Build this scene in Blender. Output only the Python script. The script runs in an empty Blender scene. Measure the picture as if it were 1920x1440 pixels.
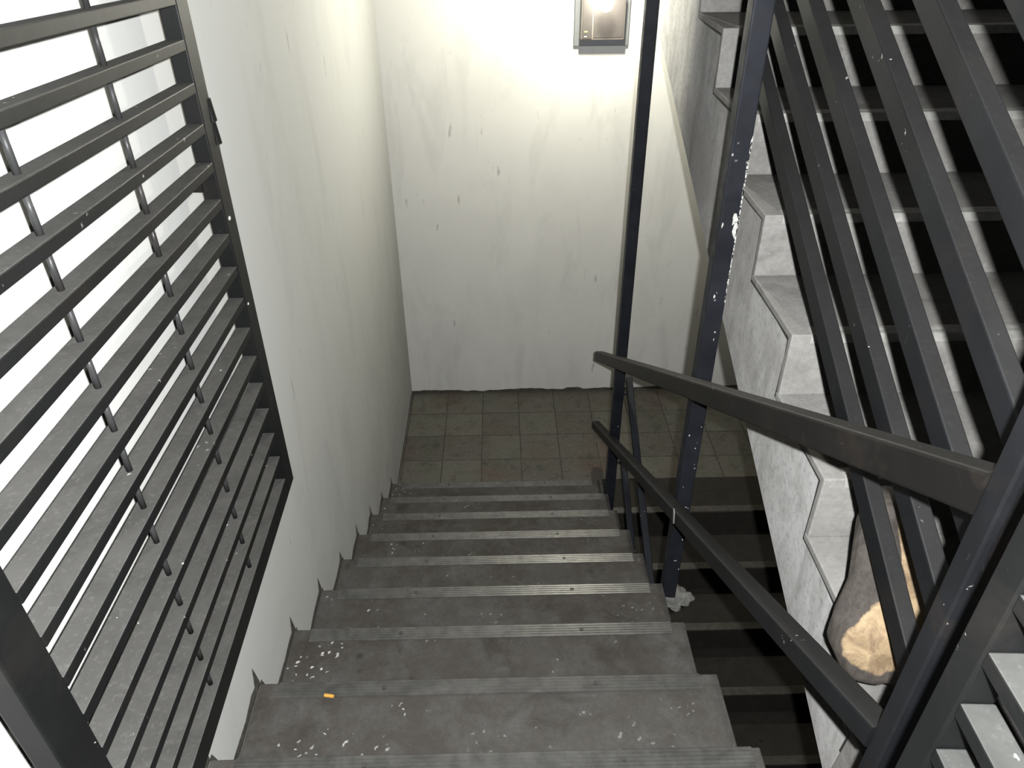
import bpy, bmesh, math, random
from mathutils import Vector, Matrix, noise
random.seed(7)
S = bpy.context.scene
COL = S.collection
PI = math.pi

# ------------------------------------------------------------------ camera, light, exposure
EYE = Vector((0, 0, 0))            # the eye is the origin; the upper landing floor is 1.59 m below
RT = Vector((0.999776, -0.019871, -0.007226))
UP = Vector((0.017087, 0.557976, 0.829681))
FW = Vector((0.012454, 0.829619, -0.55819))
cd = bpy.data.cameras.new('camera'); cam = bpy.data.objects.new('camera', cd); COL.objects.link(cam)
cam.matrix_world = Matrix(((RT.x, UP.x, -FW.x, 0), (RT.y, UP.y, -FW.y, 0), (RT.z, UP.z, -FW.z, 0), (0, 0, 0, 1)))
cd.sensor_width = 36; cd.lens = 1412.65 / 1920 * 36; cd.clip_start = 0.02
S.camera = cam
W = bpy.data.worlds.new('world'); S.world = W; W.use_nodes = True
W.node_tree.nodes['Background'].inputs[0].default_value = (0.75, 0.85, 1, 1)
W.node_tree.nodes['Background'].inputs[1].default_value = 0.004
S.view_settings.view_transform = 'Standard'; S.view_settings.look = 'None'
S.view_settings.exposure = 0.0; S.view_settings.gamma = 1.0; S.view_settings.use_curve_mapping = False
# the flash of the hand-held camera, a little right of and above the lens
fl = bpy.data.lights.new('camera_flash', 'POINT'); fl.energy = 300; fl.shadow_soft_size = 0.011; fl.color = (0.97, 0.985, 1.0)
flo = bpy.data.objects.new('camera_flash', fl); COL.objects.link(flo); flo.location = (0.05, 0.0, 0.035)
LAMP_POWER = 7.0; FILL_POWER = 95.0
S.cycles.diffuse_bounces = 0       # a flash photograph: hard light, little fill

# ------------------------------------------------------------------ key sizes
XL = -0.653                # left wall
XR = 1.86                  # right wall
YB = 4.49                  # back wall
YR = -1.5                  # wall behind the camera
ZC = 1.9                   # ceiling
T = 0.30; R = 0.1656       # tread and riser of the flight going down
YA, ZA = 3.319, -2.917     # lowest nosing of that flight
AXR = 0.552                # its open side
ZL = ZA - R                # lower landing
ZT = ZA + 8 * R            # upper landing (about -1.592)
BX0 = 0.60                 # flight below the lower landing
CX0 = 0.68                 # open side of the flight going up

# ------------------------------------------------------------------ materials
def mat(name):
    m = bpy.data.materials.new(name); m.use_nodes = True
    nt = m.node_tree; b = nt.nodes['Principled BSDF']
    return m, nt, b
class G:
    """small node helper"""
    def __init__(s, nt):
        s.nt = nt; s.geo = nt.nodes.new('ShaderNodeNewGeometry'); s.pos = s.geo.outputs['Position']
    def n(s, t, **k):
        x = s.nt.nodes.new(t)
        for a, v in k.items(): setattr(x, a, v)
        return x
    def l(s, a, b): s.nt.links.new(a, b)
    def scaled(s, v):
        m = s.n('ShaderNodeMapping'); m.inputs['Scale'].default_value = v; s.l(s.pos, m.inputs['Vector']); return m.outputs[0]
    def noise(s, scale, detail=6, rough=0.6, vec=None, dist=0.0):
        x = s.n('ShaderNodeTexNoise'); x.inputs['Scale'].default_value = scale; x.inputs['Detail'].default_value = detail
        x.inputs['Roughness'].default_value = rough; x.inputs['Distortion'].default_value = dist
        s.l(vec if vec is not None else s.pos, x.inputs['Vector']); return x.outputs[0]
    def voro(s, scale, vec=None, feature='F1'):
        x = s.n('ShaderNodeTexVoronoi', feature=feature); x.inputs['Scale'].default_value = scale
        s.l(vec if vec is not None else s.pos, x.inputs['Vector']); return x.outputs['Distance']
    def ramp(s, fac, stops):
        x = s.n('ShaderNodeValToRGB'); e = x.color_ramp.elements
        while len(e) < len(stops): e.new(0.5)
        for i, (p, c) in enumerate(stops):
            e[i].position = p
            if not hasattr(c, '__len__'): c = (c, c, c)
            e[i].color = (*c[:3], 1)
        s.l(fac, x.inputs[0]); return x.outputs[0]
    def mix(s, fac, a, b, mode='MIX'):
        x = s.n('ShaderNodeMix', data_type='RGBA', blend_type=mode)
        for sock, v in ((x.inputs[0], fac), (x.inputs[6], a), (x.inputs[7], b)):
            if isinstance(v, (int, float)): sock.default_value = v
            elif isinstance(v, tuple): sock.default_value = (*v[:3], 1)
            else: s.l(v, sock)
        return x.outputs[2]
    def math(s, op, a, b=0.0, c=None):
        x = s.n('ShaderNodeMath', operation=op)
        for i, v in enumerate((a, b) if c is None else (a, b, c)):
            if isinstance(v, (int, float)): x.inputs[i].default_value = v
            else: s.l(v, x.inputs[i])
        return x.outputs[0]
    def xyz(s, v=None):
        x = s.n('ShaderNodeSeparateXYZ'); s.l(v if v is not None else s.pos, x.inputs[0]); return x.outputs
    def bump(s, h, bsdf, strength=0.3, dist=0.003):
        x = s.n('ShaderNodeBump'); x.inputs['Strength'].default_value = strength; x.inputs['Distance'].default_value = dist
        s.l(h, x.inputs['Height']); s.l(x.outputs[0], bsdf.inputs['Normal'])

def m_wall(name='white_wall_paint', base=(0.655, 0.658, 0.63), lowmax=0.42):
    m, nt, b = mat(name); g = G(nt)
    big = g.noise(1.6, 5, 0.55)
    st = g.noise(5, 6, 0.65, g.scaled((1, 1, 0.28)), 0.6)
    c = g.mix(g.ramp(big, [(0.38, 0.0), (0.68, 0.35)]), base, (0.66, 0.645, 0.59))
    c = g.mix(g.ramp(st, [(0.52, 0.0), (0.80, 0.42)]), c, (0.46, 0.455, 0.42))
    # grubby lower part of the wall: rubbed by hands and shoes
    z = g.xyz()[2]
    low = g.math('MULTIPLY', g.ramp(g.math('ADD', g.math('MULTIPLY', z, -0.42), -0.20), [(0.3, 0.0), (1.0, lowmax)]), g.ramp(g.noise(3.3, 7, 0.7, g.scaled((1.4, 1, 0.6)), 0.8), [(0.42, 0.0), (0.7, 0.8)]))
    c = g.mix(low, c, (0.30, 0.285, 0.25))
    # small scuffs and specks
    sc = g.ramp(g.noise(26, 3, 0.5, g.scaled((1, 1, 0.22))), [(0.70, 0.0), (0.76, 0.55)])
    c = g.mix(sc, c, (0.33, 0.32, 0.31))
    sp = g.ramp(g.voro(22), [(0.035, 0.7), (0.06, 0.0)])
    c = g.mix(g.math('MULTIPLY', sp, g.ramp(g.noise(2.2, 2), [(0.55, 0.0), (0.66, 1.0)])), c, (0.22, 0.21, 0.2))
    g.l(c, b.inputs['Base Color']); b.inputs['Roughness'].default_value = 0.75
    b.inputs['Specular IOR Level'].default_value = 0.25
    g.bump(g.math('ADD', g.noise(9, 8, 0.65), g.math('MULTIPLY', g.noise(120, 3), 0.15)), b, 0.18, 0.004)
    return m

def m_concrete(name, base, dark, light, sx=1.0, stain=(0.10, 0.09, 0.08), flecks=0.5, rough=0.85, border=False):
    m, nt, b = mat(name); g = G(nt)
    n1 = g.noise(2.6, 8, 0.65, None, 0.4); n2 = g.noise(11, 6, 0.7); n3 = g.noise(75, 4, 0.6)
    c = g.mix(g.ramp(n1, [(0.33, 0.0), (0.68, 1.0)]), dark, base)
    c = g.mix(g.ramp(n2, [(0.45, 0.0), (0.75, 0.8)]), c, light)
    c = g.mix(g.ramp(g.noise(5.5, 6, 0.65, None, 0.5), [(0.52, 0.0), (0.70, 0.85)]), c, stain)
    c = g.mix(g.ramp(n3, [(0.35, 0.35), (0.62, 0.0)]), c, tuple(v * 0.55 for v in base))
    c = g.mix(g.ramp(g.noise(160, 2), [(0.62, 0.0), (0.75, 0.4)]), c, tuple(min(1, v * 1.6) for v in base))
    # round dark spots of trodden gum
    c = g.mix(g.math('MULTIPLY', g.ramp(g.voro(9.5), [(0.07, 0.75), (0.13, 0.0)]), g.ramp(g.noise(3.1, 2), [(0.5, 0.0), (0.6, 1.0)])), c, tuple(v * 0.35 for v in base))
    # dropped specks of white paint
    v = g.voro(46, g.mix(0.06, g.pos, g.noise(20, 3), 'ADD'))
    fl_ = g.math('MULTIPLY', g.ramp(v, [(0.16, 1.0), (0.22, 0.0)]), g.ramp(g.noise(6.0, 3), [(0.555, 0.0), (0.60, flecks)]))
    x = g.xyz()[0]
    near_wall = g.ramp(g.math('MULTIPLY', g.math('SUBTRACT', x, XL), 1.0), [(0.10, 1.0), (0.55, 0.25)])
    c = g.mix(g.math('MULTIPLY', fl_, near_wall), c, (0.55, 0.55, 0.5))
    g.l(c, b.inputs['Base Color']); b.inputs['Roughness'].default_value = rough
    b.inputs['Specular IOR Level'].default_value = 0.3
    g.bump(g.math('ADD', n2, g.math('MULTIPLY', n3, 0.5)), b, 0.4, 0.003)
    return m

def m_plaster(name='grey_cement_plaster'):
    m, nt, b = mat(name); g = G(nt)
    n1 = g.noise(2.2, 7, 0.6, None, 0.5)
    st = g.noise(7, 6, 0.65, g.scaled((1.4, 1.2, 0.3)), 0.7)
    c = g.mix(g.ramp(n1, [(0.38, 0.0), (0.62, 1.0)]), (0.50, 0.485, 0.46), (0.70, 0.69, 0.665))
    c = g.mix(g.ramp(g.noise(8, 8, 0.75, g.scaled((1.2, 1.2, 0.7)), 0.9), [(0.46, 0.0), (0.66, 0.8)]), c, (0.40, 0.39, 0.37))
    c = g.mix(g.ramp(st, [(0.50, 0.0), (0.75, 0.75)]), c, (0.29, 0.28, 0.26))
    c = g.mix(g.ramp(g.noise(60, 4, 0.7), [(0.52, 0.0), (0.70, 0.5)]), c, (0.25, 0.24, 0.23))
    cr = g.ramp(g.voro(3.2, g.mix(0.35, g.pos, g.noise(7, 5), 'ADD'), 'DISTANCE_TO_EDGE'), [(0.0, 0.2), (0.008, 0.0)])
    c = g.mix(g.math('MULTIPLY', cr, g.ramp(g.noise(1.7, 2), [(0.5, 0.0), (0.6, 1.0)])), c, (0.12, 0.11, 0.1))
    g.l(c, b.inputs['Base Color']); b.inputs['Roughness'].default_value = 0.9; b.inputs['Specular IOR Level'].default_value = 0.2
    g.bump(g.math('ADD', n1, g.math('MULTIPLY', g.noise(45, 5), 0.4)), b, 0.4, 0.004)
    return m

def m_steel(name, base=(0.0055, 0.0058, 0.0066), dust=0.0, rust=0.35, dustcol=(0.030, 0.029, 0.027), scuff=0.6, rough=0.5):
    """dark paint on steel tube; settled dust lies on faces that look up"""
    m, nt, b = mat(name); g = G(nt)
    n1 = g.noise(5, 5, 0.6); st = g.noise(7, 6, 0.7, None, 0.7)
    c = g.mix(g.ramp(n1, [(0.35, 0.0), (0.7, 1.0)]), base, tuple(v * 1.9 for v in base))
    c = g.mix(g.ramp(st, [(0.52, 0.0), (0.72, rust)]), c, (0.026, 0.020, 0.016))
    # chalky scuffs, scratches and specks of white paint
    sc = g.ramp(g.noise(38, 4, 0.7, g.scaled((1, 1, 0.35)), 1.0), [(0.68, 0.0), (0.78, scuff)])
    c = g.mix(sc, c, (0.045, 0.045, 0.042))
    v = g.ramp(g.voro(42, g.mix(0.03, g.pos, g.noise(60, 2), 'ADD')), [(0.10, 1.0), (0.15, 0.0)])
    v = g.math('MULTIPLY', v, g.ramp(g.noise(9.0, 2), [(0.60, 0.0), (0.66, 1.0)]))
    c = g.mix(v, c, (0.36, 0.35, 0.32))
    rgh = rough
    if dust > 0:
        nz = g.xyz(g.geo.outputs['True Normal'])[2]
        top = g.math('MULTIPLY', g.ramp(nz, [(0.55, 0.0), (0.85, 1.0)]), dust)
        dn = g.noise(9, 7, 0.7, None, 0.8)
        dc = g.mix(g.ramp(dn, [(0.32, 0.0), (0.68, 1.0)]), tuple(v * 0.62 for v in dustcol), dustcol)
        dc = g.mix(g.ramp(g.noise(120, 3), [(0.55, 0.0), (0.7, 0.35)]), dc, tuple(v * 1.6 for v in dustcol))
        dc = g.mix(v, dc, (0.5, 0.5, 0.46))
        c = g.mix(top, c, dc)
        x = g.n('ShaderNodeMapRange'); x.inputs[3].default_value = rough; x.inputs[4].default_value = 0.95
        g.l(top, x.inputs[0]); g.l(x.outputs[0], b.inputs['Roughness'])
    else:
        g.l(g.ramp(g.noise(14, 5), [(0.3, rough - 0.1), (0.7, rough + 0.2)]), b.inputs['Roughness'])
    g.l(c, b.inputs['Base Color']); b.inputs['Specular IOR Level'].default_value = 0.22
    g.bump(g.math('ADD', g.noise(30, 4), g.math('MULTIPLY', g.noise(150, 3), 0.4)), b, 0.25, 0.0015)
    return m

def m_tiles():
    m, nt, b = mat('cement_floor_tiles'); g = G(nt)
    br = g.n('ShaderNodeTexBrick'); br.offset = 0.0; br.squash = 1.0
    mp = g.n('ShaderNodeMapping'); mp.inputs['Location'].default_value = (0.135 + 0.25 * 40, -3.98 + 0.25 * 60, 0)
    wob = g.mix(0.012, g.pos, g.noise(5, 3), 'ADD')
    g.l(wob, mp.inputs['Vector']); g.l(mp.outputs[0], br.inputs['Vector'])
    br.inputs['Scale'].default_value = 1.0; br.inputs['Brick Width'].default_value = 0.25; br.inputs['Row Height'].default_value = 0.25
    br.inputs['Mortar Size'].default_value = 0.0036; br.inputs['Mortar Smooth'].default_value = 0.4; br.inputs['Bias'].default_value = 0.0
    br.inputs['Color1'].default_value = (0.128, 0.124, 0.100, 1); br.inputs['Color2'].default_value = (0.088, 0.082, 0.068, 1)
    br.inputs['Mortar'].default_value = (0.024, 0.022, 0.018, 1)
    c = br.outputs[0]
    c = g.mix(g.ramp(g.noise(3.4, 5, 0.6), [(0.5, 0.0), (0.7, 0.6)]), c, (0.085, 0.045, 0.036))
    c = g.mix(g.ramp(g.noise(4.2, 5, 0.6, g.scaled((1.3, 1, 1))), [(0.55, 0.0), (0.72, 0.6)]), c, (0.055, 0.065, 0.036))
    c = g.mix(g.ramp(g.noise(12, 6, 0.7), [(0.52, 0.0), (0.70, 0.8)]), c, (0.030, 0.029, 0.024))
    c = g.mix(g.ramp(g.noise(50, 4, 0.7), [(0.52, 0.0), (0.68, 0.5)]), c, (0.17, 0.165, 0.135))
    y = g.xyz()[1]   # darker along the far wall
    c = g.mix(g.ramp(g.math('ADD', g.math('SUBTRACT', y, 4.0), g.math('MULTIPLY', g.noise(9, 3), 0.06)), [(0.42, 0.0), (0.52, 0.6)]), c, (0.03, 0.028, 0.024))
    g.l(c, b.inputs['Base Color']); b.inputs['Roughness'].default_value = 0.6
    g.bump(g.math('MULTIPLY', br.outputs['Fac'], -1.0), b, 0.5, 0.002)
    return m

def m_flat(name, col, rough=0.6, metal=0.0, emit=None, es=0.0, nscale=40, var=0.25):
    m, nt, b = mat(name); g = G(nt)
    c = g.mix(g.ramp(g.noise(nscale, 4), [(0.35, 0.0), (0.7, 1.0)]), tuple(v * (1 - var) for v in col), tuple(min(1, v * (1 + var)) for v in col))
    g.l(c, b.inputs['Base Color']); b.inputs['Roughness'].default_value = rough; b.inputs['Metallic'].default_value = metal
    if emit: b.inputs['Emission Color'].default_value = (*emit, 1); b.inputs['Emission Strength'].default_value = es
    return m

def m_newel():
    m = m_steel('worn_newel_paint', dust=0.45)
    nt = m.node_tree; g = G(nt); b = nt.nodes['Principled BSDF']
    old = b.inputs['Base Color'].links[0].from_socket
    # a hand-high patch where the paint is rubbed through to bare metal
    z = g.xyz()[2]; x = g.xyz()[0]
    zz = g.math('ABSOLUTE', g.math('ADD', g.math('ADD', z, 0.535), g.math('MULTIPLY', g.noise(18, 4), 0.10)))
    f = g.math('MULTIPLY', g.ramp(zz, [(0.03, 0.9), (0.16, 0.0)]), g.ramp(g.noise(26, 5, 0.7, g.scaled((1, 1, 0.3))), [(0.40, 0.15), (0.58, 1.0)]))
    f = g.math('MULTIPLY', f, g.ramp(x, [(0.548, 0.0), (0.560, 1.0)]))
    g.l(g.mix(f, old, (0.16, 0.14, 0.12)), b.inputs['Base Color'])
    return m
M = dict(newel=m_newel(),
    wall=m_wall(), wallb=m_wall('cream_wall_paint', (0.83, 0.815, 0.755), 0.12),
    tread=m_concrete('worn_step_terrazzo', (0.088, 0.083, 0.075), (0.044, 0.037, 0.030), (0.120, 0.117, 0.108), flecks=1.0, stain=(0.030, 0.025, 0.020)),
    shaded_tread=m_concrete('shaded_step_terrazzo', (0.034, 0.030, 0.024), (0.021, 0.018, 0.014), (0.043, 0.039, 0.031), flecks=0.0, stain=(0.022, 0.019, 0.015)),  # shadow over the lower flight, painted into the terrazzo colour
    cstep=m_concrete('grey_step_cement', (0.36, 0.35, 0.325), (0.26, 0.25, 0.23), (0.43, 0.42, 0.395), flecks=0.0, stain=(0.18, 0.17, 0.155)),
    plaster=m_plaster(),
    strip=m_flat('ribbed_grey_strip', (0.11, 0.108, 0.10), 0.36, 0.4, nscale=30),
    shaded_strip=m_flat('ribbed_shaded_strip', (0.075, 0.069, 0.055), 0.45, 0.2, nscale=30),  # strip colour darkened for the same shadow
    cstrip=m_flat('grey_step_edging', (0.46, 0.45, 0.415), 0.5, 0.1, nscale=25),
    screw=m_flat('dark_screw', (0.045, 0.043, 0.04), 0.6),
    steel=m_steel('black_painted_steel', dust=0.45), post=m_steel('blue_black_painted_steel', (0.011, 0.012, 0.0155), dust=0.0, rust=0.25),
    gate=m_steel('grimy_gate_steel', (0.0045, 0.0048, 0.0048), dust=1.0, rust=0.3, dustcol=(0.082, 0.08, 0.074)),
    gate2=m_steel('grimy_near_gate_steel', (0.004, 0.0043, 0.0043), dust=1.0, rust=0.3, dustcol=(0.052, 0.053, 0.049)),
    brown=m_steel('brown_black_handrail_paint', (0.006, 0.0056, 0.0052), dust=0.3, rust=0.7),
    rodm=m_steel('gate_rod_paint', (0.022, 0.022, 0.022), dust=0, rust=0.5, rough=0.35),
    crack=m_flat('crack_shade_fill', (0.02, 0.018, 0.016), 0.95),
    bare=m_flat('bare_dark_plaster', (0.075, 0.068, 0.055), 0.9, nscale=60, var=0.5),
    tiles=m_tiles(),
    mortar=m_flat('pale_mortar', (0.17, 0.168, 0.155), 0.9, nscale=90, var=0.35),
    white=m_flat('white_paint_drip', (0.62, 0.61, 0.57), 0.7, nscale=90, var=0.2),
    box=m_flat('grey_enamel_housing', (0.26, 0.265, 0.265), 0.5, nscale=30, var=0.08),
    panel=m_flat('taupe_plastic_panel', (0.085, 0.075, 0.070), 0.35, nscale=30, var=0.06),
    trimm=m_flat('beige_plastic_edge', (0.20, 0.175, 0.15), 0.4, nscale=30, var=0.05),
    led=m_flat('green_status_light', (0.5, 0.7, 0.1), 0.4, emit=(0.6, 1.0, 0.12), es=3.0),
    led2=m_flat('pale_status_light', (0.7, 0.6, 0.5), 0.4, emit=(1.0, 0.85, 0.6), es=0.8),
    chrome=m_flat('lamp_reflector', (0.7, 0.7, 0.68), 0.25, 0.9, nscale=20, var=0.03),
    butt=m_flat('orange_filter_paper', (0.75, 0.36, 0.06), 0.7, nscale=200, var=0.2),
)

# ------------------------------------------------------------------ mesh helpers
def link(name, bm, mats, parent=None, smooth=False, bevel=0.0, kind=None, label=None, cat=None, group=None):
    me = bpy.data.meshes.new(name)
    bmesh.ops.recalc_face_normals(bm, faces=bm.faces)
    if smooth:
        for f in bm.faces: f.smooth = True
    vs = [v.co for v in bm.verts]
    mn = Vector([min(v[i] for v in vs) for i in range(3)]); mx = Vector([max(v[i] for v in vs) for i in range(3)])
    o0 = Vector(((mn.x + mx.x) / 2, (mn.y + mx.y) / 2, mn.z))
    bmesh.ops.translate(bm, verts=bm.verts, vec=-o0)
    bm.to_mesh(me); bm.free()
    for m in (mats if isinstance(mats, (list, tuple)) else [mats]): me.materials.append(m)
    o = bpy.data.objects.new(name, me); COL.objects.link(o)
    o.location = o0
    if parent is not None:
        o.parent = parent; p = parent; off = Vector((0, 0, 0))
        while p is not None: off += p.location; p = p.parent
        o.location = o0 - off
    if bevel > 0:
        b = o.modifiers.new('bevel', 'BEVEL'); b.width = bevel; b.segments = 2; b.limit_method = 'ANGLE'; b.angle_limit = math.radians(40)
    meta(o, kind, label, cat, group)
    return o
def meta(o, kind=None, label=None, cat=None, group=None):
    if kind: o['kind'] = kind
    if label: o['label'] = label
    if cat: o['category'] = cat
    if group: o['group'] = group
def empty(name, loc, label, cat, group=None):
    o = bpy.data.objects.new(name, None); COL.objects.link(o); o.location = loc; o.empty_display_size = 0.1
    meta(o, None, label, cat, group); return o
def box(bm, a, b, mi=0):
    x0, y0, z0 = a; x1, y1, z1 = b
    v = [bm.verts.new(p) for p in ((x0,y0,z0),(x1,y0,z0),(x1,y1,z0),(x0,y1,z0),(x0,y0,z1),(x1,y0,z1),(x1,y1,z1),(x0,y1,z1))]
    for q in ((0,3,2,1),(4,5,6,7),(0,1,5,4),(1,2,6,5),(2,3,7,6),(3,0,4,7)):
        f = bm.faces.new([v[i] for i in q]); f.material_index = mi
    return v
def prism_x(bm, prof, x0, x1, mi=0):
    """profile in (Y, Z) pushed along X"""
    a = [bm.verts.new((x0, y, z)) for y, z in prof]; b = [bm.verts.new((x1, y, z)) for y, z in prof]
    n = len(prof)
    fs = [bm.faces.new(a), bm.faces.new(list(reversed(b)))]
    for i in range(n): fs.append(bm.faces.new((a[i], b[i], b[(i+1) % n], a[(i+1) % n])))
    for f in fs: f.material_index = mi
def beam(bm, p0, p1, side, w, h, c=0.004, mi=0, plumb0=False, plumb1=False):
    """tube with rounded corners; side = direction of the width w; plumb = end cut vertical"""
    p0 = Vector(p0); p1 = Vector(p1); d = (p1 - p0).normalized(); s = Vector(side).normalized(); u = s.cross(d).normalized(); s = d.cross(u).normalized()
    if u.z < 0: u = -u
    prof = [(-w/2+c, -h/2), (w/2-c, -h/2), (w/2-c*0.3, -h/2+c*0.3), (w/2, -h/2+c), (w/2, h/2-c), (w/2-c*0.3, h/2-c*0.3), (w/2-c, h/2), (-w/2+c, h/2), (-w/2+c*0.3, h/2-c*0.3), (-w/2, h/2-c), (-w/2, -h/2+c), (-w/2+c*0.3, -h/2+c*0.3)]
    rings = []
    for P, pl in ((p0, plumb0), (p1, plumb1)):
        r = []
        for a, b in prof:
            q = P + s * a + u * b
            if pl: q = q + d * ((P.y - q.y) / d.y)
            r.append(bm.verts.new(q))
        rings.append(r)
    n = len(prof)
    fs = [bm.faces.new(rings[0]), bm.faces.new(list(reversed(rings[1])))]
    for i in range(n): fs.append(bm.faces.new((rings[0][i], rings[1][i], rings[1][(i+1) % n], rings[0][(i+1) % n])))
    for f in fs: f.material_index = mi
def cyl(bm, p0, p1, r, n=14, r1=None, mi=0):
    p0 = Vector(p0); p1 = Vector(p1); d = (p1 - p0).normalized(); a = d.orthogonal().normalized(); b = d.cross(a)
    r1 = r if r1 is None else r1; rr = []
    for P, q in ((p0, r), (p1, r1)): rr.append([bm.verts.new(P + a * q * math.cos(2*PI*i/n) + b * q * math.sin(2*PI*i/n)) for i in range(n)])
    fs = [bm.faces.new(rr[0]), bm.faces.new(list(reversed(rr[1])))]
    for i in range(n): fs.append(bm.faces.new((rr[0][i], rr[1][i], rr[1][(i+1) % n], rr[0][(i+1) % n])))
    for f in fs: f.material_index = mi
def NB(): return bmesh.new()

# ------------------------------------------------------------------ the shell
def slab(name, a, b, m):
    bm = NB(); box(bm, a, b); return link(name, bm, m, kind='structure')
ZB = -4.9
slab('wall_left', (XL - 0.15, YR, ZB), (XL, YB + 0.15, ZC), M['wall'])
slab('wall_back', (XL, YB, ZB), (XR, YB + 0.15, ZC), M['wallb'])
slab('wall_right', (XR, YR, ZB), (XR + 0.15, YB + 0.15, ZC), M['plaster'])
slab('ceiling', (XL - 0.15, YR - 0.15, ZC), (XR + 0.15, YB + 0.15, ZC + 0.12), M['plaster'])
slab('floor', (XL, 3.215 + 0.30, ZL - 0.16), (XR, YB, ZL), M['tiles'])
bm = NB(); box(bm, (XL, YA, ZL - 0.16), (BX0, 3.515, ZL)); link('floor', bm, M['tiles'], kind='structure')
slab('floor', (XL, YR, ZT - 0.16), (XR, YA - 8*T - T, ZT), M['tread'])

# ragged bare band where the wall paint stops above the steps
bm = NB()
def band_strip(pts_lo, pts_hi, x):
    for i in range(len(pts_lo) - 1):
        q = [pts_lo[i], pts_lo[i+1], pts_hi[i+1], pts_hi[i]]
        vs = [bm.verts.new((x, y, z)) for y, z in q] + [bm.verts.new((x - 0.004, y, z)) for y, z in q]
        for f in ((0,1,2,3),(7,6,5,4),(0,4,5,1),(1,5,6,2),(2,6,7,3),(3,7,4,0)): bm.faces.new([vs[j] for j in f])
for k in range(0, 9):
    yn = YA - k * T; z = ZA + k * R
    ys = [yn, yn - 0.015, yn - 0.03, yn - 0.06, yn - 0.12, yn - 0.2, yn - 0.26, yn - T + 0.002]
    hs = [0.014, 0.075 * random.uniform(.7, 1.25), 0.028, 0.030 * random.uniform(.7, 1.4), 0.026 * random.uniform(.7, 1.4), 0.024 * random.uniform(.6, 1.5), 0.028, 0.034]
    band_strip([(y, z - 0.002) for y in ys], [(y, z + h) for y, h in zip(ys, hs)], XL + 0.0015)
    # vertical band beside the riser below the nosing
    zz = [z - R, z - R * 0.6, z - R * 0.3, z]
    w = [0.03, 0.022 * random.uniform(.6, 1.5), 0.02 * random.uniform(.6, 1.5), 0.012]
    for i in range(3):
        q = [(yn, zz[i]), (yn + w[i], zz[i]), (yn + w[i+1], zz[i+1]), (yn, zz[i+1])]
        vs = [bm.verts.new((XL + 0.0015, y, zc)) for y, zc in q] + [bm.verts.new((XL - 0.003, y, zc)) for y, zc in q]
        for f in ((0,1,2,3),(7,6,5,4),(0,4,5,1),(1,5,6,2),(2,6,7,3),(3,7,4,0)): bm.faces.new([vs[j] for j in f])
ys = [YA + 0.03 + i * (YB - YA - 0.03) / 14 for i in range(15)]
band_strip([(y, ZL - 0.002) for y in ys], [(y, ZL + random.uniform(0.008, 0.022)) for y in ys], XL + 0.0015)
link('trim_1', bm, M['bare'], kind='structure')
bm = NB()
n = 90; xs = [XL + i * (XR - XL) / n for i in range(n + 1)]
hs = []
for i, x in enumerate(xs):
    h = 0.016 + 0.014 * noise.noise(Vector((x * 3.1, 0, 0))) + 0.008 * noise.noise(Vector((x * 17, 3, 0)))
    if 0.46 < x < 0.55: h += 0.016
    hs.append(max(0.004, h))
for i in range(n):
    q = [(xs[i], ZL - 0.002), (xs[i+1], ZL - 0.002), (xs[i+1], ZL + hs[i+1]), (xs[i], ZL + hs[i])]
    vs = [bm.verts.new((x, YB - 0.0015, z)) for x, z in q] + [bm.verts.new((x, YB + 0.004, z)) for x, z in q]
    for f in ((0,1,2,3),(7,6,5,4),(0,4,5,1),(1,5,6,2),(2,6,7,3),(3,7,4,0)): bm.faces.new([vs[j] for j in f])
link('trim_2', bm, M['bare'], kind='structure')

# ------------------------------------------------------------------ flights of stairs
def ribbed(bm, x0, x1, yn, z, sgn, w=0.042, ribs=5, hgt=0.003, front=0.0):
    """anti-slip strip; yn = nosing, the tread runs from yn towards sgn"""
    prof = [(yn - sgn * 0.0015, z - front), (yn - sgn * 0.0015, z + 0.001)]
    for i in range(ribs):
        a = yn + sgn * w * (i + 0.08) / ribs; b = yn + sgn * w * (i + 0.72) / ribs; c = yn + sgn * w * (i + 0.86) / ribs
        prof += [(a, z + hgt), (b, z + hgt), (c, z + 0.001)]
    prof += [(yn + sgn * w, z - 0.002), (yn + sgn * 0.001, z - 0.002), (yn + sgn * 0.001, z - front)]
    prism_x(bm, prof, x0, x1)
def screws(bm, x0, x1, y, z, n=4):
    for i in range(n):
        x = x0 + (x1 - x0) * (i + 0.5) / n
        cyl(bm, (x, y, z), (x, y, z + 0.0045), 0.0065, 10, mi=1)

FA = empty('stair_flight', (0, 2.0, ZL), 'flight of worn dark grey steps going down beside the white left wall', 'stairs')
bm = NB()
prof = [(YA, ZL)]
for k in range(0, 9): prof += [(YA - k*T - 0.03, ZL + k*R), (YA - k*T - 0.03, ZL + (k+1)*R - 0.04)]
prof += [(YA - 8*T - T, ZT - 0.04), (YA - 8*T - T, ZT - 0.30), (YA - 0.35, ZL - 0.16), (YA, ZL - 0.16)]
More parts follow.
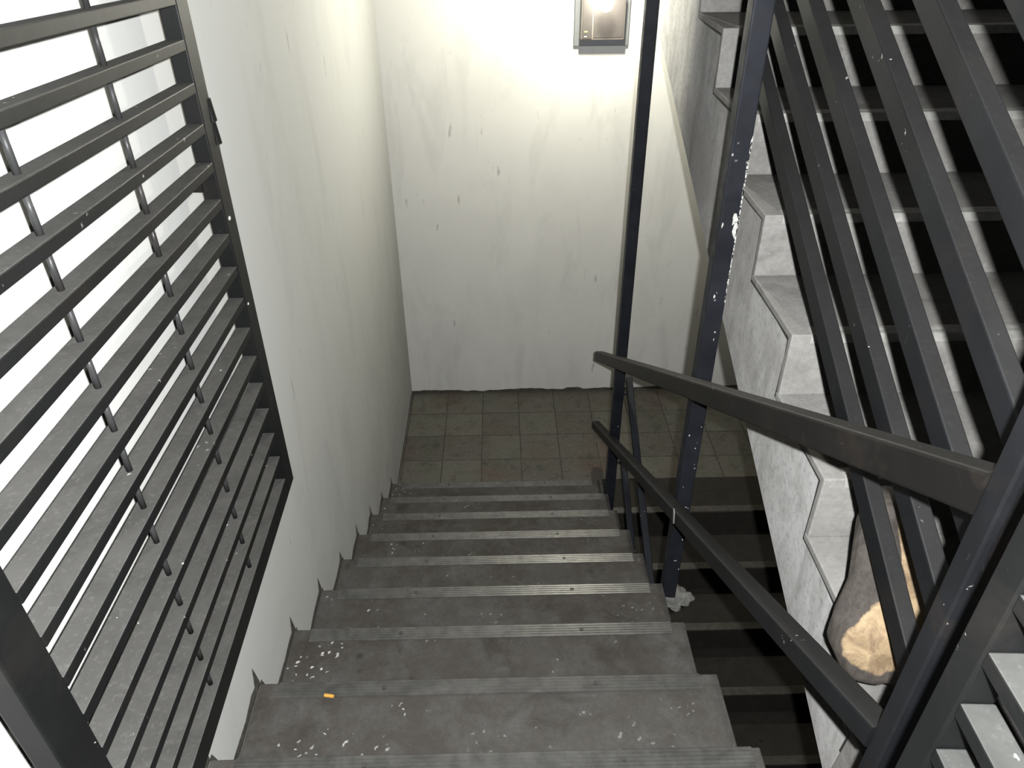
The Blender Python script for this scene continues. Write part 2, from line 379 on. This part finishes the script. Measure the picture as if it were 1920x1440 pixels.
# body of the flight under the step slabs
prism_x(bm, [(y, z) for y, z in prof[1:]] , XL + 0.001, AXR - 0.012)
link('flight_body', bm, M['plaster'], FA)
for k in range(0, 9):
    yn = YA - k * T; z = ZA + k * R
    bm = NB()
    # tread slab with riser face; slightly out of true like the old steps
    jz = 0.0
    prism_x(bm, [(yn, z), (yn - T - 0.002, z), (yn - T - 0.002, z - 0.038), (yn - 0.028, z - 0.038), (yn - 0.028, z - R + 0.0), (yn - 0.004, z - R + 0.0), (yn - 0.004, z - 0.02), (yn, z - 0.016)], XL + 0.002, AXR + (0.004 if k % 2 else 0))
    st = link('step', bm, M['tread'], FA, bevel=0.004)
    bm = NB(); x0 = XL + 0.045 + random.uniform(0, 0.02); x1 = AXR - (0.045 if k not in (1, 8) else 0.02)
    ribbed(bm, x0, x1, yn, z, -1, front=0.010, w=0.046); screws(bm, x0, x1, yn - 0.021, z + 0.0, 2)
    link('nosing_strip', bm, [M['strip'], M['screw']], st)

FB = empty('stair_flight', (1.2, 2.0, ZB), 'flight of shade-darkened steps with pale edges dropping away below the lower rail', 'stairs')
YB0 = 3.215; TB = 0.287
bm = NB(); prof = []
for k in range(0, 9): prof += [(YB0 - k*TB + 0.03, ZL - k*R - 0.03), (YB0 - k*TB + 0.03, ZL - (k+1)*R - 0.03)]
prof += [(YB0 - 9*TB, ZL - 9*R - 0.03), (YB0 - 9*TB, ZL - 9*R - 0.25), (3.51, ZL - 0.25), (3.51, ZL - 0.03)]
prism_x(bm, prof, BX0 + 0.01, XR - 0.001); link('flight_body', bm, M['shaded_tread'], FB)
for k in range(0, 9):
    yn = YB0 - k * TB; z = ZL - k * R; back = yn + TB + (0.01 if k == 0 else 0.0)  # first tread carries the painted shade onto the landing edge
    bm = NB()
    prism_x(bm, [(yn, z), (yn, z - 0.018), (yn + 0.004, z - 0.02), (yn + 0.004, z - R), (yn + 0.028, z - R), (yn + 0.028, z - 0.032), (back, z - 0.032), (back, z)], BX0, XR - 0.002)
    st = link('step', bm, M['shaded_tread'], FB, bevel=0.003)
    bm = NB(); ribbed(bm, BX0 + 0.01, XR - 0.05, yn, z, 1, front=0.010, w=0.046); screws(bm, BX0 + 0.1, XR - 0.1, yn + 0.021, z, 3)
    link('nosing_strip', bm, [M['shaded_strip'], M['screw']], st)

# the flight going up on the right: nosing k=0 is the lowest visible one near the newel
TC = 0.3135; RC = 0.1715; YC0, ZC0 = 1.200, -1.066     # nosing whose corner shows above the handrail end
FC = empty('stair_flight', (1.2, 2.2, ZT), 'flight of light grey cement steps rising behind the slanted black bars', 'stairs')
def cn(k): return YC0 + k * TC, ZC0 + k * RC
t = 0.024
core = []
rr = random.Random(3)
for k in range(-1, 10):
    y, z = cn(k)
    j = lambda s=0.004: rr.uniform(-s, s)
    if k == -1: core += [(0.864, ZT + 0.004), (0.855, -1.50), (0.850, -1.436)]
    core += [(y + t + j(), z - RC - t * 0.9 + j()), (y + t - 0.004 + j(0.003), z - RC * 0.45 + j()), (y + t + j(0.003), z - t + j())]
    core += [(y + TC * 0.35, z - t + j(0.003)), (y + TC * 0.7, z - t + j(0.003))]
y9, z9 = cn(10)
def stringer_low(y): return -1.615 + 0.418 * (y - 0.882)
core += [(YB - 0.002, core[-1][1]), (YB - 0.002, stringer_low(YB)), (0.87, stringer_low(0.87))]
bm = NB()
a = [bm.verts.new((CX0 + 0.002, y, z)) for y, z in core]; b = [bm.verts.new((XR - 0.002, y, z)) for y, z in core]
bm.faces.new(a); bm.faces.new(list(reversed(b)))
for i in range(len(core)): bm.faces.new((a[i], b[i], b[(i+1) % len(core)], a[(i+1) % len(core)]))
link('flight_body', bm, M['plaster'], FC)
bm = NB()      # dark fill painting the shade inside the crack between stringer plaster and cement steps
cp = core[1:-3]
for (ya, za), (yb, zb_) in zip(cp, cp[1:]):
    d_ = Vector((yb - ya, zb_ - za)); 
    if d_.length < 1e-5: continue
    n_ = Vector((-d_.y, d_.x)).normalized() * 0.0045
    q = [(ya, za), (yb, zb_), (yb + n_.x, zb_ + n_.y), (ya + n_.x, za + n_.y)]
    prism_x(bm, q, CX0 + 0.0012, CX0 + 0.03)
link('crack', bm, M['crack'], FC)['label'] = 'thin dark zigzag crack'
for k in range(-2, 11):
    y, z = cn(k)
    if y + TC > YB: break
    bm = NB(); g_ = 0.005
    zb = z - RC - (0 if k > -2 else 0.0)
    th = t - g_
    yb2 = y + TC + th
    if k == -2:
        prof = [(y, z), (y + TC + th, z), (y + TC + th, z - th), (0.844, z - th), (0.857, ZT), (y, ZT)]
    else:
        prof = [(y, z), (y + TC + th, z), (y + TC + th, z - th), (y + th, z - th), (y + th, z - RC), (y, z - RC)]
    prism_x(bm, prof, CX0, XR - 0.004)
    st = link('step', bm, M['cstep'], FC, bevel=0.003)
    bm = NB(); ribbed(bm, CX0 + 0.045, XR - 0.06, y, z, 1, w=0.040, ribs=2, hgt=0.002, front=0.022)
    link('nosing_strip', bm, M['cstrip'], st)

# ------------------------------------------------------------------ posts and rails
def post(x, y, z0, z1, w, label, m, name='steel_post', wx=None):
    bm = NB(); beam(bm, (x, y, z0), (x, y, z1), (1, 0, 0), wx or w, w, 0.004)
    return link(name, bm, m, label=label, cat='post')
PX = 0.5775 + 0.024
p1 = empty('steel_post', (0.5825, 3.12, ZL), 'thin tall black post nearest the wall lamp, at the foot of the steps', 'post')
bm = NB(); beam(bm, (0.5825, 3.12, ZL), (0.5825, 3.12, ZC), (1, 0, 0), 0.05, 0.05, 0.004); link('post_tube', bm, M['post'], p1)
bm = NB(); box(bm, (0.535, 3.085, ZL), (0.62, 3.155, ZL + 0.008)); link('base_plate', bm, M['post'], p1)
p2 = empty('steel_post', (0.6, 1.88, -2.225), 'tall black post with flaking white paint where the slanted bars end', 'post')
bm = NB(); beam(bm, (0.6005, 1.885, -2.225), (0.6005, 1.885, ZC), (1, 0, 0), 0.05, 0.05, 0.004); link('post_tube', bm, M['post'], p2)
# paint flakes on the post, as a broken thin line along its right edge
bm = NB(); rf = random.Random(5)
def flake(cx, z, w, h):
    n = 9; pts = []
    for i in range(n):
        an = 2 * PI * i / n; r_ = rf.uniform(0.45, 1.1)
        pts.append((cx + w * r_ * math.cos(an), z + h * r_ * math.sin(an)))
    yf = 1.860 - 0.0008
    a_ = [bm.verts.new((min(x, 0.6252), yf, zz)) for x, zz in pts]; b_ = [bm.verts.new((min(x, 0.6252), yf + 0.0012, zz)) for x, zz in pts]
    bm.faces.new(a_); bm.faces.new(list(reversed(b_)))
    for i in range(n): bm.faces.new((a_[i], b_[i], b_[(i+1) % n], a_[(i+1) % n]))
for i in range(46):
    z = -0.53 - 0.45 * (i / 46.0) - rf.uniform(0, 0.02); flake(0.6235, z, rf.uniform(0.001, 0.0035), rf.uniform(0.004, 0.014))
flake(0.614, -0.745, 0.012, 0.022); flake(0.619, -0.77, 0.009, 0.03); flake(0.592, -0.97, 0.003, 0.007); flake(0.583, -0.76, 0.003, 0.012)
for i in range(16): flake(rf.uniform(0.583, 0.62), rf.uniform(-2.1, -1.0), rf.uniform(0.001, 0.003), rf.uniform(0.001, 0.006))
flake(0.603, -2.02, 0.008, 0.0022)
pf = link('paint_flakes', bm, M['white'], p2); pf['label'] = 'flaking white paint'; pf['kind'] = 'stuff'

# newel with the two rails of the flight going down
SL = 0.56
RAIL = empty('stair_railing', (0.59, 0.68, ZT), 'brown-black handrail and lower rail sloping down from the near newel beside the steps', 'railing')
NX, NY, NW = 0.5505, 0.605, 0.0325
bm = NB(); beam(bm, (NX, NY, ZT), (NX, NY, 0.40), (1, 0, 0), NW, NW, 0.003); link('newel', bm, M['newel'], RAIL)
bm = NB(); box(bm, (NX - 0.035, NY - 0.035, ZT), (NX + 0.035, NY + 0.035, ZT + 0.008)); link('base_plate', bm, M['steel'], RAIL)
def rail_z(cc, y): return cc - SL * y
hx = 0.5525; hw = 0.045; hh = 0.056
cb = -0.2615; up_ = hh / 2 / math.cos(math.atan(SL))
y0, y1 = NY + NW / 2 + 0.0005, 3.66
bm = NB(); beam(bm, (hx, y0, rail_z(cb, y0) + up_), (hx, y1, rail_z(cb, y1) + up_), (1, 0, 0), hw, hh, 0.005, plumb0=True, plumb1=True)
link('handrail', bm, M['brown'], RAIL)
lh = 0.045; up_ = lh / 2 / math.cos(math.atan(SL)); cl = -0.7355; y1 = 3.60
bm = NB(); beam(bm, (hx, y0, rail_z(cl, y0) + up_), (hx, y1, rail_z(cl, y1) + up_), (1, 0, 0), 0.045, lh, 0.005, plumb0=True, plumb1=False)
link('lower_rail', bm, M['steel'], RAIL)
bm = NB()   # white paint drip on the lower rail
yy = 1.72; zz = rail_z(cl, yy)
vs = []
for (dy, dz) in ((0.012, 0.052), (-0.006, 0.045), (-0.014, 0.012), (-0.006, 0.004), (0.008, 0.03)):
    vs.append((0.5292, yy + dy, zz + dz + 0.001 - 0.0))
a_ = [bm.verts.new(v) for v in vs]; b_ = [bm.verts.new((v[0] + 0.0014, v[1], v[2])) for v in vs]
bm.faces.new(a_); bm.faces.new(list(reversed(b_)))
for i in range(5): bm.faces.new((a_[i], b_[i], b_[(i+1) % 5], a_[(i+1) % 5]))
link('paint_drip', bm, M['white'], RAIL)['label'] = 'white paint drip'

# bars guarding the flight going up
BARS = empty('bar_railing', (0.612, 1.3, -1.1), 'guard of slanted parallel black bars between the near newel and the flaking post', 'railing')
bx = 0.6600; bw = 0.030; bh = 0.046; SU = 0.54
for c_ in (-2.330, -2.095, -1.850, -1.585, -1.335, -1.095, -0.86):
    zz0 = c_ * 0.645; up_ = bh / 2 / math.cos(math.atan(SU))
    y0 = 0.700; y1 = 2.08
    bm = NB(); beam(bm, (bx, y0, zz0 + SU * y0 + up_), (bx, y1, zz0 + SU * y1 + up_), (1, 0, 0), bw, bh, 0.003, plumb0=True, plumb1=True)
    link('bar', bm, M['steel'], BARS)
# two rails of the flight that drops below
LOWR = empty('stair_railing', (0.64, 3.1, -3.2), 'two thin dark rails of the lower flight, seen between the two tall posts', 'railing')
for nm, c_, ya, yb in (('handrail', -3.845, 1.5, 3.17), ('lower_rail', -4.30, 1.5, 3.17)):
    bm = NB(); beam(bm, (0.640, ya, c_ + 0.54 * ya + 0.02), (0.640, yb, c_ + 0.54 * yb + 0.02), (1, 0, 0), 0.032, 0.034, 0.004)
    link(nm, bm, M['post'], LOWR)
for z in (-2.17, -2.62):
    bm = NB(); cyl(bm, (0.608, 3.12, z), (0.640, 3.12, z), 0.008); link('bracket', bm, M['post'], LOWR)

# mortar lump that beds the post on the side of the steps
bm = NB()
bmesh.ops.create_icosphere(bm, subdivisions=4, radius=1.0)
for v in bm.verts:
    n_ = noise.noise(v.co * 1.7 + Vector((3, 1, 2))) * 0.7 + noise.noise(v.co * 9) * 0.10
    v.co = Vector((0.618 + v.co.x * 0.062 * (1 + n_), 1.875 + v.co.y * 0.055 * (1 + n_), -2.228 + v.co.z * 0.016 * (1 + n_)))
link('mortar_lump', bm, M['mortar'], smooth=True, label='pale lump of mortar bedding the flaking post at the open edge of the steps', cat='mortar')

# ------------------------------------------------------------------ gates
def make_gate(name, H, d, inward, label, length=1.027, nbars=20, gm='gate', SW=0.066):
    """H: outer front bottom corner of the hinge stile; d: unit direction away from the camera; inward: +1/-1 X direction of the back"""
    H = Vector(H); d = Vector(d).normalized(); dh = Vector((d.x, d.y, 0)).normalized()
    tilt = d.z / math.hypot(d.x, d.y)
    b = Vector((dh.y, -dh.x, 0)) * (1 if inward > 0 else -1)      # depth direction, away from the viewer
    def P(u, v, w): return H + dh * u + Vector((0, 0, v + u * tilt)) + b * w
    e = empty(name, tuple(H), label, 'gate')
    D = 0.035; top = 0.055 + 0.077 * nbars
    def quadbox(bm, u0, u1, v0, v1, w0, w1):
        vs = [bm.verts.new(P(u, v, w)) for u, v, w in ((u0,v0,w0),(u1,v0,w0),(u1,v0,w1),(u0,v0,w1),(u0,v1,w0),(u1,v1,w0),(u1,v1,w1),(u0,v1,w1))]
        for q in ((0,3,2,1),(4,5,6,7),(0,1,5,4),(1,2,6,5),(2,3,7,6),(3,0,4,7)): bm.faces.new([vs[i] for i in q])
    bm = NB(); quadbox(bm, -SW, 0, 0, top, 0, D); link('hinge_stile', bm, M[gm], e, bevel=0.003)
    bm = NB(); quadbox(bm, -length - SW, -length, 0, top, 0, D); link('free_stile', bm, M[gm], e, bevel=0.003)
    bm = NB(); quadbox(bm, -length + 0.0005, -SW - 0.0005, 0, 0.055, 0, D); link('bottom_rail', bm, M[gm], e, bevel=0.0025)
    for k in range(1, nbars + 1):
        bm = NB(); v = 0.055 + 0.077 * k
        quadbox(bm, -length + 0.0005, -SW - 0.0005, v - 0.020, v, 0.0005, D - 0.0005); link('bar', bm, M[gm], e, bevel=0.002)
    for u in (-0.392, -0.706):
        bm = NB()
        p = []
        for k in range(0, nbars):
            v = 0.055 + 0.077 * k
            cyl(bm, P(u, v + 0.0002, D / 2), P(u, v + 0.077 - 0.0202, D / 2), 0.0048, 12)
        link('rod', bm, M['rodm'], e, smooth=True)
    for v in (0.925,):
        bm = NB(); cyl(bm, P(-0.006, v, 0.002), P(-0.006, v + 0.044, 0.006), 0.0100, 14); cyl(bm, P(-0.006, v + 0.046, 0.002), P(-0.006, v + 0.09, 0.006), 0.0100, 14)
        if v > 0.5 or inward > 0: link('hinge', bm, M[gm], e, smooth=False)
        else: bm.free()
    return e, P
ge, GP = make_gate('barred_gate', (-0.585, 1.604, -1.383), (-0.0388, 0.9979, -0.0521), -1, 'dusty black gate of horizontal bars folded back against the white left wall')
g2, GP2 = make_gate('barred_gate', (0.4318, 0.4535, -1.174), (0.0486, 0.9986, -0.0199), 1, 'dark barred gate at the lower right corner, in front of the near newel', gm='gate2', SW=0.035, nbars=21)
for z in (0.02, 0.30):
    bm = NB(); beam(bm, (0.450, 0.452, z), (0.538, 0.592, z), (0, 0, 1), 0.03, 0.012, 0.002); link('bracket', bm, M['gate2'], g2)
for z in (-1.32, -0.55, 0.05):     # lugs that carry the gate on the wall
    bm = NB(); box(bm, (XL, 1.565, z), (-0.6215, 1.590, z + 0.03)); link('bracket', bm, M['gate'], ge)
# paint drips on the hinge stile
for (u, v, s_) in ((-0.045, 0.775, 0.006), (-0.05, 0.57, 0.004)):
    bm = NB(); c_ = GP(u, v, -0.001)
    vv = bmesh.ops.create_icosphere(bm, subdivisions=2, radius=s_)['verts']
    for q in vv: q.co = c_ + Vector((q.co.x * 0.35, q.co.y, q.co.z * 0.8))
    link('paint_drip', bm, M['white'], ge)['label'] = 'white paint drip'

# ------------------------------------------------------------------ emergency lamp on the back wall
EL = empty('wall_lamp', (0.569, YB, -0.80), 'grey emergency light box with a glaring lamp on top, on the cream back wall', 'lamp')
bm = NB(); box(bm, (0.422, YB - 0.022, -0.775), (0.722, YB - 0.0005, -0.50)); link('back_plate', bm, M['box'], EL, bevel=0.004)
bm = NB(); box(bm, (0.452, YB - 0.09, -0.733), (0.686, YB - 0.0225, -0.515)); link('housing', bm, M['trimm'], EL, bevel=0.004)
bm = NB(); box(bm, (0.458, YB - 0.0935, -0.727), (0.512, YB - 0.0895, -0.521)); box(bm, (0.519, YB - 0.0935, -0.722), (0.680, YB - 0.0895, -0.521)); link('front_panel', bm, M['panel'], EL, bevel=0.0015)
for (z, m_, w) in ((-0.690, M['led'], 0.016), (-0.702, M['panel'], 0.012), (-0.714, M['led2'], 0.014)):
    bm = NB(); box(bm, (0.470, YB - 0.0955, z - 0.002), (0.470 + w, YB - 0.0930, z + 0.002)); link('status_light', bm, m_, EL)
for x in (0.49,):
    bm = NB(); cyl(bm, (x, YB - 0.045, -0.515), (x, YB - 0.045, -0.49), 0.012); cyl(bm, (x, YB - 0.03, -0.478), (x, YB - 0.085, -0.478), 0.028, 20, 0.036); link('lamp_head', bm, M['chrome'], EL)
LP = Vector((0.562, 4.27, -0.535))
bm = NB(); cyl(bm, (0.60, YB - 0.05, -0.515), (0.60, YB - 0.05, -0.45), 0.007); cyl(bm, (0.60, YB - 0.05, -0.452), (LP.x, LP.y + 0.01, -0.452), 0.007); cyl(bm, (LP.x, LP.y, -0.450), (LP.x, LP.y, LP.z + 0.038), 0.013); link('lamp_arm', bm, M['box'], EL)
bm = NB(); bmesh.ops.create_uvsphere(bm, u_segments=24, v_segments=14, radius=0.040)
for v in bm.verts: v.co = LP + Vector((v.co.x, v.co.y, v.co.z * 1.1))
area = 4 * PI * 0.040 ** 2
bulb = m_flat('glowing_bulb', (0.9, 0.9, 0.85), 0.4, emit=(1.0, 0.98, 0.82), es=LAMP_POWER / (PI * area), var=0.02)
link('bulb', bm, bulb, EL, smooth=True)
# added fill bulb, out of view on a made-up arm; evens the back-wall light
FILL_POS = Vector((0.47, 3.75, -0.05))
bm = NB(); cyl(bm, (0.47, YB - 0.05, -0.515), (0.47, YB - 0.05, 0.03), 0.008); cyl(bm, (0.47, YB - 0.05, 0.028), (FILL_POS.x, FILL_POS.y, 0.028), 0.008); cyl(bm, (FILL_POS.x, FILL_POS.y, 0.032), (FILL_POS.x, FILL_POS.y, FILL_POS.z + 0.043), 0.015); link('lamp_arm', bm, M['box'], EL)  # invented arm for the unseen fill bulb
bm = NB(); bmesh.ops.create_uvsphere(bm, u_segments=24, v_segments=14, radius=0.045)
for v in bm.verts: v.co = FILL_POS + v.co
fill_bulb = m_flat('added_fill_bulb', (0.9, 0.9, 0.85), 0.4, emit=(1.0, 0.975, 0.84), es=FILL_POWER / (PI * 4 * PI * 0.045 ** 2), var=0.02)
link('bulb', bm, fill_bulb, EL, smooth=True)  # unseen bulb, added to brighten the back wall


# ------------------------------------------------------------------ loose things
# worn wooden piece standing on a step of the right-hand flight
def m_wood():
    m, nt, b = mat('old_wood_bark_and_bare_patches'); g = G(nt)
    gr = g.noise(30, 7, 0.7, g.scaled((2.2, 2.2, 0.35)), 0.5)
    bark = g.mix(g.ramp(gr, [(0.35, 0.0), (0.68, 1.0)]), (0.022, 0.018, 0.014), (0.062, 0.052, 0.043))
    bare = g.mix(g.ramp(g.noise(22, 6, 0.7, None, 0.6), [(0.38, 0.0), (0.62, 1.0)]), (0.17, 0.115, 0.065), (0.37, 0.27, 0.155))
    at = g.n('ShaderNodeAttribute'); at.attribute_name = 'bare'; f_ = at.outputs['Fac']
    fac = g.ramp(g.math('ADD', f_, g.math('MULTIPLY', g.math('SUBTRACT', g.noise(26, 5, 0.7), 0.5), 0.55)), [(0.46, 0.0), (0.56, 1.0)])
    g.l(g.mix(fac, bark, bare), b.inputs['Base Color']); b.inputs['Roughness'].default_value = 0.8
    g.bump(gr, b, 0.6, 0.004); return m
# rings: (centre x, y, z, half width along x', half depth)
RNG = [(0.6965, 0.868, -1.2671, 0.0465, 0.0386), (0.71, 0.872, -1.2551, 0.086, 0.0544), (0.7029, 0.89, -1.215, 0.0999, 0.055), (0.7059, 0.905, -1.1643, 0.0937, 0.055), (0.713, 0.93, -1.1051, 0.0783, 0.0513), (0.7047, 0.95, -1.0555, 0.0682, 0.0473), (0.6922, 0.965, -1.0018, 0.055, 0.042), (0.6864, 0.975, -0.9649, 0.0409, 0.0363), (0.6934, 0.98, -0.9437, 0.0223, 0.0289)]
RNG = [(x_ - 0.008, y_, z_ + 0.031, w_, d_) for x_, y_, z_, w_, d_ in RNG]
RNG = [tuple(v * (1 + 0.06 * min(1, max(0, (i - 3) / 3))) for v in t_) for i, t_ in enumerate(RNG)]
bm = NB(); lay = bm.verts.layers.float.new('bare'); NS = 56; prev = None
fine = []
for i in range(len(RNG) - 1):
    for s in range(5):
        tt = s / 5; fine.append(tuple(a_ * (1 - tt) + b_ * tt for a_, b_ in zip(RNG[i], RNG[i+1])))
fine.append(RNG[-1])
for i, (cx, cy, cz, w, dp) in enumerate(fine):
    ring = []
    hz = (cz - RNG[0][2]) / (RNG[-1][2] - RNG[0][2])
    for j_ in range(NS):
        an = 2 * PI * j_ / NS
        ca, sa = math.cos(an), math.sin(an)
        rn = 1 + 0.10 * noise.noise(Vector((ca * 1.6, sa * 1.6, cz * 5))) + 0.05 * noise.noise(Vector((ca * 4, sa * 4, cz * 14)))
        rn += (0.10 * math.exp(-((an - 1.25 * PI) / 0.35) ** 2) + 0.12 * math.exp(-((an - 1.62 * PI) / 0.3) ** 2) - 0.12 * math.exp(-((an - 1.45 * PI) / 0.12) ** 2)) * max(0, 1 - hz * 2.2)
        px, py = ca * w * rn, sa * dp * rn
        v = bm.verts.new((cx + px, cy + py, cz))
        # bare patches: a broad one low on the left front, a strip on the right
        d1 = abs((ca + 0.34 - 0.25 * (0.3 - hz)) / (0.62 - 0.7 * max(0, hz - 0.15))) ** 2 + ((hz - 0.32) / 0.21) ** 2 if sa < 0.15 else 9
        d2 = abs((ca - 0.50) / 0.38) ** 2 + ((hz - 0.72) / 0.34) ** 4 if sa < 0.35 else 9
        v[lay] = max(0.0, 1 - 0.5 * min(d1, d2))
        ring.append(v)
    if prev:
        for j_ in range(NS): bm.faces.new((prev[j_], prev[(j_+1) % NS], ring[(j_+1) % NS], ring[j_]))
    else: bm.faces.new(list(reversed(ring)))
    prev = ring
bm.faces.new(prev)
link('wooden_stump', bm, m_wood(), smooth=True, label='worn brown wooden stump with bare tan patches, on a grey step behind the bars', cat='wood')
bm = NB(); cyl(bm, (-0.474, 1.176, ZA + 7*R + 0.0075), (-0.449, 1.172, ZA + 7*R + 0.0075), 0.0045, 14)
link('cigarette_end', bm, M['butt'], label='small orange cigarette end lying on the step near the left wall', cat='cigarette end')
